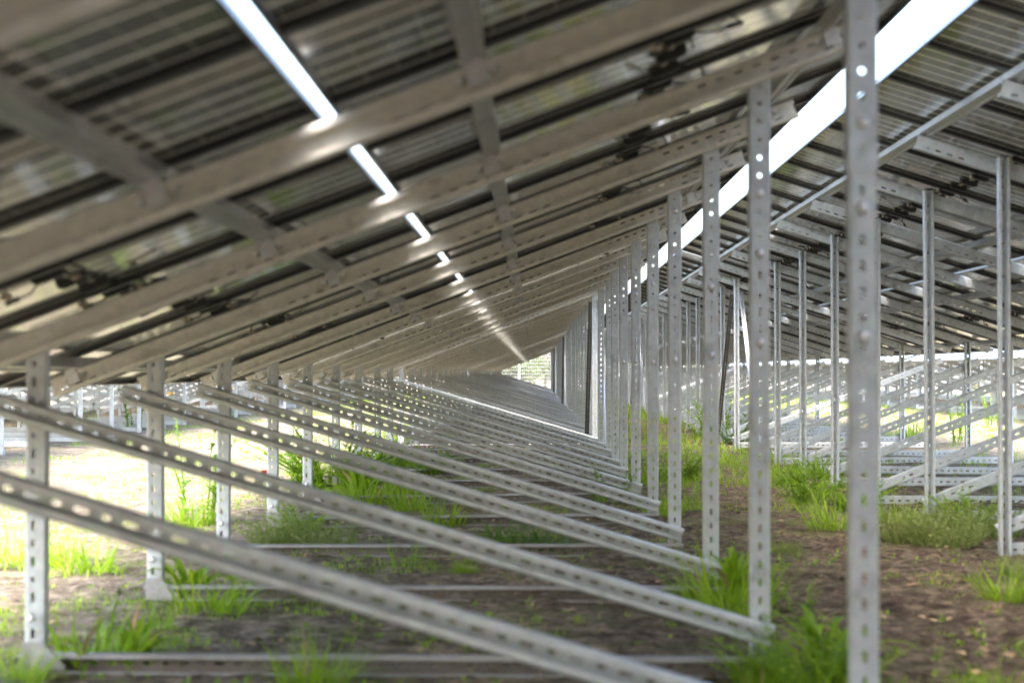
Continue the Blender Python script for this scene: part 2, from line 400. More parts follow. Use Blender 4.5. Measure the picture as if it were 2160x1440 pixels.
rnd = random.Random(3)
def build_frame(row, x, y, rz, label, group, level):
    """level 2: all parts and bolts, 1: main parts, used further off"""
    g = gz(x, y)
    e = empty('support_frame', (x + rnd.gauss(0, 0.007), y + rnd.gauss(0, 0.010), rnd.gauss(0, 0.0035)), rz + R(rnd.gauss(0, 0.3)))
    tag(e, label, 'support frame', group)
    j = lambda s: rnd.uniform(-s, s)
    # posts: web towards the rafter plane (local -y), standing behind it
    tp = ob('tall_post', row.me_tall, e, mat4=basis((j(.006), 0, 1), (-1, 0, 0), (j(.004), 0.003, -0.30 + j(.02))))
    sp = ob('short_post', row.me_short, e, mat4=basis((j(.010), 0, 1), (-1, 0, 0), (-row.W + j(.006), 0.003, -0.30 + j(.02))))
    # rafter: web against the posts, open side to local -y
    ca, sa = row.c, math.sin(row.a)
    zc = row.zt + row.sl * row.r0 + 0.0422 / ca
    ra = ob('rafter', row.me_raft, e, mat4=basis((ca, 0, sa), (sa, 0, -ca), (row.r0, -0.0005, zc + j(.003))))
    d = (row.b1 - row.b0).normalized()
    dz = gz(x, y) * 0.8
    br = ob('brace', row.me_brace, e, mat4=basis(d, (d.z, 0, -d.x), (row.b0.x, -0.0525 if False else -0.001, row.b0.z + dz * 0.5 + j(.012))))
    gl = g + 0.036 + j(.008)
    xo = -row.W - 0.035
    sgn = 1 if rz == 0 else -1
    g2 = gz(x - sgn * row.W, y) + 0.036 + j(.008)
    dr = Vector((row.W + 0.07, 0, gl - g2)).normalized()
    ob('base_rail', row.me_rail, e, mat4=basis(dr, (dr.z, 0, -dr.x), (xo, -0.002, g2)))
    if level >= 1:
        ob('gusset', ME_GUSSET, e, loc=(-row.W + 0.004, -0.061, g2 - 0.042 + j(.006)))
        if row is ROWL:
            ob('sleeve', ME_SLEEVE, tp, mat4=basis((1, 0, 0), (0, 0, 1), (row.tall - 0.53, -0.0035, 0)))
        for px in row.purl:
            zz = row.zt + row.sl * px + 0.107
            ob('purlin_clamp', ME_CLAMP, ra, mat4=Matrix.Translation(((px - row.r0) / ca, 0.0, 0)) @ Matrix.Rotation(math.pi, 4, 'X') @ Matrix.Translation((0, 0, 0.0424)))
    if level >= 2:
        zs = (1.8925, 1.59, 1.39, 1.09) if row is ROWL else (1.95, 0.25)
        for z in zs:
            if rnd.random() < 0.62: ob('bolt', ME_BOLT, tp, mat4=Matrix.Translation((z + 0.30, -0.004, -0.0005 + j(.001))) @ Matrix.Rotation(R(90), 4, 'Y'))
        for px in row.purl:
            for k in (-0.013, 0.013):
                ob('bolt', ME_BOLT, ra, mat4=Matrix.Translation(((px - row.r0) / ca + k * 3.2, 0.004, -0.020)) @ Matrix.Rotation(math.pi, 4, 'Z'))
        ob('bolt', ME_BOLT, sp, mat4=Matrix.Translation((0.30 + 0.17, -0.050, 0)))
    return e

XL, XR = 0.755, 2.543
FL = [(0.28 + k) for k in range(1, 48)]
FR = [(0.33 + k) for k in range(4, 48)]
for i, n in enumerate(FL):
    build_frame(ROWL, XL, n * S, 0.0, '%s slotted galvanised support frame from the camera in the left row' % ordn(i + 1),
                'support frames of the left row', 2 if n < 9 else (1 if n < 26 else 0))
for i, n in enumerate(FR):
    build_frame(ROWR, XR, n * S, math.pi, '%s slotted galvanised support frame from the camera in the right row' % ordn(i + 1),
                'support frames of the right row', 2 if n < 9 else (1 if n < 26 else 0))

# ------------------------------------------------------------------ solar modules
ML, MW, MG = 2.0, 0.985, 0.015
def module_meshes():
    lam = MB().box(0.012, ML - 0.012, 0.012, MW - 0.012, 0.024, 0.030).mesh('laminate', M_PANEL)
    fr = MB(); w_, d_ = 0.011, 0.035
    fr.box(0, ML, 0, w_, 0, d_); fr.box(0, ML, MW - w_, MW, 0, d_)
    fr.box(0, w_, w_, MW - w_, 0, d_); fr.box(ML - w_, ML, w_, MW - w_, 0, d_)
    fr.box(w_, ML - w_, w_, 0.020, 0, 0.002); fr.box(w_, ML - w_, MW - 0.020, MW - w_, 0, 0.002)
    fr = fr.mesh('module_frame', M_FRAME)
    jb = MB(); jb.box(-0.05, 0.05, -0.03, 0.03, 0.004, 0.024); jb.box(-0.042, 0.042, -0.022, 0.022, -0.002, 0.004); jb = jb.mesh('junction_box', M_BOX)
    cables = []
    for s in range(4):
        rr = random.Random(s); mb = MB(); c = ML / 2
        sag = rr.uniform(0.02, 0.05)
        pts = [(c - 0.03, MW * 0.83, 0.012), (c - 0.07, MW * 0.9, -0.005), (c - 0.12 + rr.uniform(-.03, .03), MW, -sag), (c - 0.05, MW + 0.09, -sag * 0.7), (c - 0.02, MW + 0.17, 0.01)]
        mb.tube(pts, 0.0035, 6, 0)
        p2 = [(c + 0.05, MW * 0.83, 0.012), (c + 0.13, MW * 0.92, -0.01), (c + 0.18 + rr.uniform(-.04, .04), MW + 0.01, -sag * 1.2), (c + 0.10, MW + 0.07, -sag * 0.8), (c + 0.05, MW + 0.17, 0.008)]
        mb.tube(p2, 0.0035, 6, 0)
        mb.tube([pts[2], tuple((Vector(pts[2]) * 0.5 + Vector(pts[3]) * 0.5))], 0.008, 6, 0)
        mb.tube([p2[2], tuple((Vector(p2[2]) * 0.4 + Vector(p2[3]) * 0.6))], 0.008, 6, 0)
        q = Vector(pts[1]) * 0.4 + Vector(pts[2]) * 0.6
        mb.tube([q + Vector((-0.012, -0.01, 0)), q + Vector((0.012, 0.014, -0.002))], 0.009, 6, 1)
        q = Vector(p2[3]); mb.tube([q + Vector((-0.004, -0.02, 0)), q + Vector((0.006, 0.02, 0.002))], 0.008, 6, 1)
        cables.append(mb.mesh('cable', M_CABLE, M_TIE, smooth=True))
    return lam, fr, jb, cables
ME_LAM, ME_MF, ME_JB, ME_CB = module_meshes()

def module_matrix(row, x, y, rz, upper):
    """module-local x runs up the slope, y along the row"""
    ca, sa = row.c, math.sin(row.a)
    off = 0.018 if upper else -(ML + 0.018)
    lx = row.slit + off * ca
    base = row.zt + row.sl * row.slit + 0.1457
    m = basis((ca, 0, sa), (-sa, 0, ca), (lx, 0, base + off * sa))
    if rz == 0: return Matrix.Translation((x, y, 0)) @ m
    # right side: turned half round, so the y axis runs to the camera; start from the far edge
    return Matrix.Translation((x, y + MW, 0)) @ Matrix.Rotation(math.pi, 4, 'Z') @ m

PITCH = MW + MG
def table_start(t, side): return (-0.08 + 12 * t + (0.05 if side else 0) + (-0.01 if t > 0 else 0)) * S
def sidename(side): return 'right' if side else 'left'
for side, (row, x, rz) in enumerate(((ROWL, XL, 0.0), (ROWR, XR, math.pi))):
    cnt = {True: 0, False: 0}
    for t in (0, 1):
        for j in range(24):
            y = table_start(t, side) + j * PITCH
            for up in (True, False):
                if y < (2.4 if side == 0 else (6.6 if up else 13.6)): continue
                cnt[up] += 1
                M = module_matrix(row, x, y, rz, up)
                e = empty('solar_panel', (0, 0, 0)); e.matrix_local = M
                tag(e, '%s solar panel from the camera in the %s line of the %s row' % (ordn(cnt[up]), 'upper' if up else 'lower', sidename(side)),
                    'solar panel', '%s line of solar panels, %s row' % ('upper' if up else 'lower', sidename(side)))
                ob('laminate', ME_LAM, e); ob('module_frame', ME_MF, e)
                if y < 34:
                    for q in (0.17, 0.5, 0.83): ob('junction_box', ME_JB, e, loc=(ML / 2, MW * q, 0))
                    ob('cable', ME_CB[rnd.randrange(4)], e)
    # panels out of sight behind the camera and the small far ones: one mass
def panel_mass(name, row, x, rz, spans, label, simple=False):
    mb = MB()
    for (y0, n, *rows) in spans:
        for j in range(n):
            for up in (rows[0] if rows else (True, False)):
                M = module_matrix(row, x, y0 + j * PITCH, rz, up)
                for (a, mi) in (((0.012, ML - 0.012, 0.012, MW - 0.012, 0.024, 0.030), 0), ((0, ML, 0, 0.02, 0, 0.035), 1), ((0, ML, MW - 0.02, MW, 0, 0.035), 1),
                                ((0, 0.02, 0.02, MW - 0.02, 0, 0.035), 1), ((ML - 0.02, ML, 0.02, MW - 0.02, 0, 0.035), 1)):
                    b = MB().box(*a); mb.add([M @ Vector(v) for v in b.v], b.f, mi)
    o = ob(name, mb.mesh(name, M_PANELF, M_FRAME))
    return tag(o, label, 'solar panels', None, 'stuff')
M_PANELF = simple('panel_far', (0.07, 0.07, 0.07), 0.16, 0.0, 0.6)
panel_mass('solar_panel_rows', ROWL, XL, 0.0, [(table_start(2, 0), 24), (table_start(3, 0), 24)], 'distant solar panels at the far end of the left row')
panel_mass('solar_panel_rows', ROWR, XR, math.pi, [(table_start(2, 1), 24), (table_start(3, 1), 24)], 'distant solar panels at the far end of the right row')
panel_mass('solar_panel_rows', ROWL, XL, 0.0, [(table_start(-1, 0), 24), (table_start(0, 0), 3)], 'solar panels of the left row overhead and behind the camera')
panel_mass('solar_panel_rows', ROWR, XR, math.pi, [(table_start(-1, 1), 24), (table_start(0, 1), 7, (True,)), (table_start(0, 1), 14, (False,))], 'solar panels of the right row beside and behind the camera')

# ------------------------------------------------------------------ purlins (hat rails along the row)
def purlin_mesh(L):
    sec = [(-0.030, 0), (-0.016, 0), (-0.016, 0.006), (0.016, 0.006), (0.016, 0), (0.030, 0), (0.030, 0.003), (0.022, 0.003), (0.022, 0.051), (-0.022, 0.051), (-0.022, 0.003), (-0.030, 0.003)]
    n = len(sec); mb = MB()
    mb.add([(x, 0, z) for x, z in sec] + [(x, L, z) for x, z in sec],
           [(i, i + n, (i + 1) % n + n, (i + 1) % n) for i in range(n)] + [tuple(range(n)), tuple(range(n, 2 * n))[::-1]])
    return mb.mesh('purlin', M_BRIGHT)
ME_PURL = purlin_mesh(24 * PITCH - 0.06)
tn = ['nearest', 'second', 'third', 'farthest']; pn = ['bottom', 'lower middle', 'upper middle', 'top']
for side, (row, x, rz) in enumerate(((ROWL, XL, 0.0), (ROWR, XR, math.pi))):
    for t in range(4):
        for q, px in enumerate(row.purl):
            ca, sa = row.c, math.sin(row.a); L = 24 * PITCH - 0.06; sg = 1 if rz == 0 else -1
            z = row.zt + row.sl * px + 0.0900
            y0 = table_start(t, side) + 0.02
            M = Matrix.Translation((x + sg * px, y0, z)) @ Matrix.Rotation(-sg * row.a, 4, 'Y')
            o = ob('purlin', ME_PURL, None, mat4=M)
            tag(o, '%s metal purlin under the panels of the %s table, %s row' % (pn[q], tn[t], sidename(side)), 'purlin', 'purlins under the solar panels')

# ------------------------------------------------------------------ diagonal struts where a table begins
def strut(a, b, mat, label):
    a, b = Vector(a), Vector(b); L = (b - a).length
    key = ('strut', mat.name, round(L, 2))
    me = cprofile('strut', L, 0.040, 0.03, 0.0, 0.003, rowslots(0.04, L - 0.03, 0.05, 0, [0.02], 0.012), mat)
    d = (b - a).normalized(); z = Vector((1, 0, 0)); z = (z - d * z.dot(d)).normalized()
    o = ob('diagonal_strut', me, None, mat4=basis(d, z, a))
    tag(o, label, 'strut', 'diagonal struts between posts')
for t, who in ((1, 'first'), (2, 'second'), (3, 'third')):
    for side, (row, x, f) in enumerate(((ROWL, XL, 0.28), (ROWR, XR, 0.33))):
        n0 = f + 12 * t; xx = x + 0.045; xd = x - 0.062
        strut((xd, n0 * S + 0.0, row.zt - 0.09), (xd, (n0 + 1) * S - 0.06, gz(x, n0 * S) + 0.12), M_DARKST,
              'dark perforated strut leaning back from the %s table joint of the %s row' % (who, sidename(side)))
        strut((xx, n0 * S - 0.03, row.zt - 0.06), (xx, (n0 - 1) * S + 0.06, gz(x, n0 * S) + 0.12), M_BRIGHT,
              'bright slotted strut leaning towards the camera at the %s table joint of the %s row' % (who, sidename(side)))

# ------------------------------------------------------------------ neighbouring tents (simple frames, one object each)
def far_frame_mesh(row, lift=0.0):
    mb = MB()
    def bar(a, b, wd, y0, y1):
        a, b = Vector(a), Vector(b); d = (b - a).normalized(); nrm = Vector((-d.z, 0, d.x)) * wd / 2
        vs = []
        for y in (y0, y1):
            for p in (a - nrm, b - nrm, b + nrm, a + nrm): vs.append((p.x, y, p.z))
        mb.add(vs, [(0, 1, 2, 3), (7, 6, 5, 4), (0, 4, 5, 1), (1, 5, 6, 2), (2, 6, 7, 3), (3, 7, 4, 0)])
    bar((0, 0, -0.7), (0, 0, row.zt + 0.03), PW, 0.003, 0.045)
    bar((-row.W, 0, -0.7), (-row.W, 0, row.zt - row.sl * row.W + 0.05), PW, 0.003, 0.05)
    zc = 0.042 / row.c
    bar((row.r0, 0, row.zt + row.sl * row.r0 + zc), (row.r1, 0, row.zt + row.sl * row.r1 + zc), 0.083, -0.046, -0.001)
    bar(row.b0, row.b1, 0.07, -0.042, -0.002)
    bar((-row.W - 0.03, 0, 0.04 - lift), (0.03, 0, 0.04 - lift), 0.07, -0.042, -0.002)
    return mb.mesh('support_frame', M_STEEL)
ME_FFL, ME_FFR = far_frame_mesh(ROWL), far_frame_mesh(ROWR)
LIFT = 0.30
ME_FFL2, ME_FFR2 = far_frame_mesh(ROWL, LIFT), far_frame_mesh(ROWR, LIFT)
def far_row(me, row, x, rz, ns, label, spans, plabel, lift=0.0):
    for i, n in enumerate(ns):
        o = ob('support_frame', me, None, loc=(x, n * S, gz(x, n * S) + lift), rot=(0, 0, rz))
        tag(o, ordn(i + 1) + ' ' + label.replace('frame in', 'frame from the camera in'), 'support frame', label + ' group')
    panel_mass('solar_panel_rows', row, x, rz, spans, plabel).location.z = lift
sp4 = lambda a, b: [(table_start(t, 0), 24) for t in range(a, b)]
far_row(ME_FFR, ROWR, -8.75, math.pi, [k + 0.5 for k in range(10, 47)], 'grey support frame in the row facing the left grass strip', sp4(0, 4), 'solar panels on the row across the left grass strip')
far_row(ME_FFL, ROWL, -10.55, 0.0, [k + 0.5 for k in range(14, 47)], 'grey support frame in the second row beyond the left grass strip', sp4(1, 4), 'solar panels on the second row left of the grass strip')
far_row(ME_FFR, ROWR, -20.0, math.pi, [k + 0.5 for k in range(26, 47)], 'grey support frame in the outermost row far to the left', sp4(2, 4), 'solar panels on the outermost row far to the left')
far_row(ME_FFL2, ROWL, 12.0, 0.0, [k + 0.5 for k in range(15, 47)], 'grey support frame in the row across the right grass strip', sp4(1, 4), 'solar panels on the row across the right grass strip', LIFT)
far_row(ME_FFR2, ROWR, 13.8, math.pi, [k + 0.5 for k in range(20, 47)], 'grey support frame in the second row beyond the right grass strip', sp4(1, 4), 'solar panels on the second row right of the grass strip', LIFT)

# ------------------------------------------------------------------ fence at the far end
def fence(y, x0, x1):
    e = empty('wire_fence', ((x0 + x1) / 2, y, gz(0, y))); tag(e, 'white wire mesh fence at the far end of the rows', 'fence')
    pm = MB().box(-0.03, 0.03, -0.02, 0.02, -0.2, 2.05); pm.box(-0.034, 0.034, -0.024, 0.024, 2.05, 2.07); pm = pm.mesh('post', M_FENCE)
    mb = MB(); nw = 25
    for i in range(1, nw): mb.box(i * 2.5 / nw - 0.0028, i * 2.5 / nw + 0.0028, -0.004, 0.004, 0.05, 2.0)
    for j in range(11): mb.box(0.03, 2.47, -0.014, -0.0045, 0.06 + j * 0.19 - 0.004, 0.06 + j * 0.19 + 0.004)
    mb = mb.mesh('wire_panel', M_FENCE)
    k = int((x1 - x0) / 2.5)
    for i in range(k + 1):
        lx = -(x1 - x0) / 2 + i * 2.5
        ob('post', pm, e, loc=(lx, 0, 0))
        if i < k: ob('wire_panel', mb, e, loc=(lx, 0, 0))
fence(108.0, -30.9, 31.6)

# ------------------------------------------------------------------ plants
def blade(mb, base, az, L, wd, bend, seg=4, mi=0, twist=0.0):
    d = Vector((math.cos(az), math.sin(az), 0)); s = Vector((-math.sin(az + twist), math.cos(az + twist), 0))
    p = Vector(base); ang = R(88) - bend * 0.15 - abs(random.gauss(0, 0.32)); vs = []; st = L / seg
    for i in range(seg + 1):
        tt = i / seg; ww = wd * (0.55 + 0.9 * tt if tt < 0.35 else 0.87 * (1 - (tt - 0.35) / 0.65) ** 0.8) / 1.0
        if i == seg: vs.append(tuple(p))
        else: vs += [tuple(p - s * ww / 2), tuple(p + s * ww / 2)]
        p = p + (d * math.cos(ang) + Vector((0, 0, math.sin(ang)))) * st
        ang -= bend / seg
    fs = [(2 * i, 2 * i + 1, 2 * i + 3, 2 * i + 2) for i in range(seg - 1)] + [(2 * seg - 2, 2 * seg - 1, 2 * seg)]
    mb.add(vs, fs, mi)

def tuft_mesh(seed, n, L, wd, spread, bend):
    rr = random.Random(seed); mb = MB()
    for i in range(n):
        a = rr.uniform(0, 2 * math.pi); r = spread * math.sqrt(rr.random())
        az = a + rr.gauss(0, 0.7)
        blade(mb, (r * math.cos(a), r * math.sin(a), -0.01), az, L * rr.uniform(0.45, 1.1), wd * rr.uniform(0.6, 1.3), bend * rr.uniform(0.2, 1.5), 5, 1 if rr.random() < 0.04 else 0, rr.uniform(-.5, .5))
    return mb.mesh('grass_tuft', M_GRASS, M_DRY)

def leaf(mb, p, d, up, L, wd, mi=0):
    d = d.normalized(); s = d.cross(up).normalized()
    q = [p, p + d * L * 0.35 - s * wd / 2 + up * L * 0.06, p + d * L * 0.35 + s * wd / 2 + up * L * 0.06, p + d * L * 0.75 - s * wd * 0.3, p + d * L * 0.75 + s * wd * 0.3, p + d * L - up * L * 0.12]
    mb.add(q, [(0, 2, 1), (1, 2, 4, 3), (3, 4, 5)], mi)

def weed_mesh(seed, stems, H, leafL, leafW, spread, density=14, flower=None):
    rr = random.Random(seed); mb = MB()
    for s in range(stems):
        a = rr.uniform(0, 6.28); r = spread * math.sqrt(rr.random()) * 0.5; h = H * rr.uniform(0.5, 1.05)
        lean = Vector((math.cos(a), math.sin(a), 0)) * rr.uniform(0.05, 0.55) * spread * 2
        p0 = Vector((r * math.cos(a), r * math.sin(a), -0.01)); pts = []
        for i in range(5):
            tt = i / 4; pts.append(p0 + lean * tt * tt + Vector((rr.uniform(-.01, .01), rr.uniform(-.01, .01), h * tt)))
        mb.tube([tuple(q) for q in pts], [0.0035, 0.003, 0.0025, 0.002, 0.001], 4, 0)
        for i in range(density):
            tt = rr.uniform(0.08, 1.0); k = min(3, int(tt * 4)); p = pts[k].lerp(pts[k + 1], tt * 4 - k)
            az = rr.uniform(0, 6.28); d = Vector((math.cos(az), math.sin(az), rr.uniform(-0.1, 0.7)))
            sz = (1.1 - 0.55 * tt) * rr.uniform(0.6, 1.2)
            leaf(mb, p, d, Vector((0, 0, 1)), leafL * sz, leafW * sz, 0)
        if flower and rr.random() < 0.6:
            for k in range(6):
                az = k * 1.047; leaf(mb, pts[-1], Vector((math.cos(az), math.sin(az), 0.5)), Vector((0, 0, 1)), 0.022, 0.018, 1)
    return mb

def feather_mesh(seed, stems, H, spread, mat):
    rr = random.Random(seed); mb = MB()
    for s in range(stems):
        a = rr.uniform(0, 6.28); r = spread * math.sqrt(rr.random())
        p = Vector((r * math.cos(a), r * math.sin(a), -0.01)); az0 = a + rr.gauss(0, 0.8); tilt = rr.uniform(0.1, 0.75)
        d = Vector((math.cos(az0) * math.sin(tilt), math.sin(az0) * math.sin(tilt), math.cos(tilt))); h = H * rr.uniform(0.4, 1.1); pts = [p]
        for i in range(6):
            d = (d + Vector((rr.gauss(0, .12), rr.gauss(0, .12), rr.gauss(-0.03, .08)))).normalized(); pts.append(pts[-1] + d * h / 6)
        for i in range(6):
            dd = (pts[i + 1] - pts[i]); sd = dd.cross(Vector((0, 0, 1)));
            sd = sd.normalized() * 0.0017 if sd.length > 1e-6 else Vector((0.0017, 0, 0))
            mb.add([pts[i] - sd, pts[i] + sd, pts[i + 1] + sd * 0.8, pts[i + 1] - sd * 0.8], [(0, 1, 2, 3)])
            for k in range(5):
                q = pts[i].lerp(pts[i + 1], rr.random()); az = rr.uniform(0, 6.28)
                l = Vector((math.cos(az), math.sin(az), rr.uniform(0.0, 0.9))).normalized() * h * rr.uniform(0.06, 0.16)
                s2 = l.cross(Vector((rr.random(), rr.random(), rr.random())))  .normalized() * 0.0030
                mb.add([q - s2, q + s2, q + l], [(0, 1, 2)])
    return mb.mesh('feathery_weed', mat)

T_GRASS = [tuft_mesh(11 + i, n, L, wd, sp, bd) for i, (n, L, wd, sp, bd) in enumerate(((170, .22, .0052, .095, 1.6), (130, .26, .007, .12, 2.1), (170, .18, .0046, .08, 1.4), (95, .24, .011, .11, 2.4)))]
T_WEED = [weed_mesh(31, 7, .32, .06, .022, .20, 20).mesh('weed', M_WEED), weed_mesh(32, 26, .24, .055, .022, .30, 24).mesh('weed', M_WEED),
          weed_mesh(33, 6, .46, .055, .018, .13, 40, True).mesh('weed', M_WEED, M_YELL), weed_mesh(34, 30, .26, .045, .02, .32, 24).mesh('weed', M_DARKG), weed_mesh(35, 40, .24, .05, .018, .26, 30).mesh('weed', M_GRASS)]
def rosette_mesh(seed, n, L, wd):
    rr = random.Random(seed); mb = MB()
    for i in range(n):
        az = i * 2.4 + rr.uniform(-.3, .3); l = L * rr.uniform(.55, 1.15); ww = wd * rr.uniform(.7, 1.2); el = rr.uniform(.35, 1.35)
        d = Vector((math.cos(az), math.sin(az), 0)); sd_ = Vector((-d.y, d.x, 0)); p = Vector((0, 0, -.005)); vs = []; seg = 6
        for k in range(seg + 1):
            t_ = k / seg; w2 = ww * (0.18 + 1.0 * math.sin(math.pi * min(1, t_ * 0.93 + 0.04)) ** 0.8) * 0.5
            fold = Vector((0, 0, 0.25 * w2)); tw = rr.uniform(-.15, .15)
            vs += [p - sd_ * w2 + fold * (1 + tw), p.copy(), p + sd_ * w2 + fold * (1 - tw)]
            e_ = el - t_ * t_ * 1.6; p = p + (d * math.cos(e_) + Vector((0, 0, math.sin(e_)))) * l / seg
        fs = []
        for k in range(seg):
            b = 3 * k; fs += [(b, b + 1, b + 4, b + 3), (b + 1, b + 2, b + 5, b + 4)]
        mb.add(vs, fs, 1 if rr.random() < .08 else 0)
    return mb.mesh('broad_weed', M_GRASS, M_DRY)
T_BROAD = [rosette_mesh(51, 44, .24, .019), rosette_mesh(52, 34, .20, .022), rosette_mesh(53, 56, .22, .015)]
T_FEATH = [feather_mesh(41, 150, .26, .18, M_FEATH), feather_mesh(42, 170, .22, .22, M_FEATH), feather_mesh(43, 190, .22, .20, M_DARKG)]

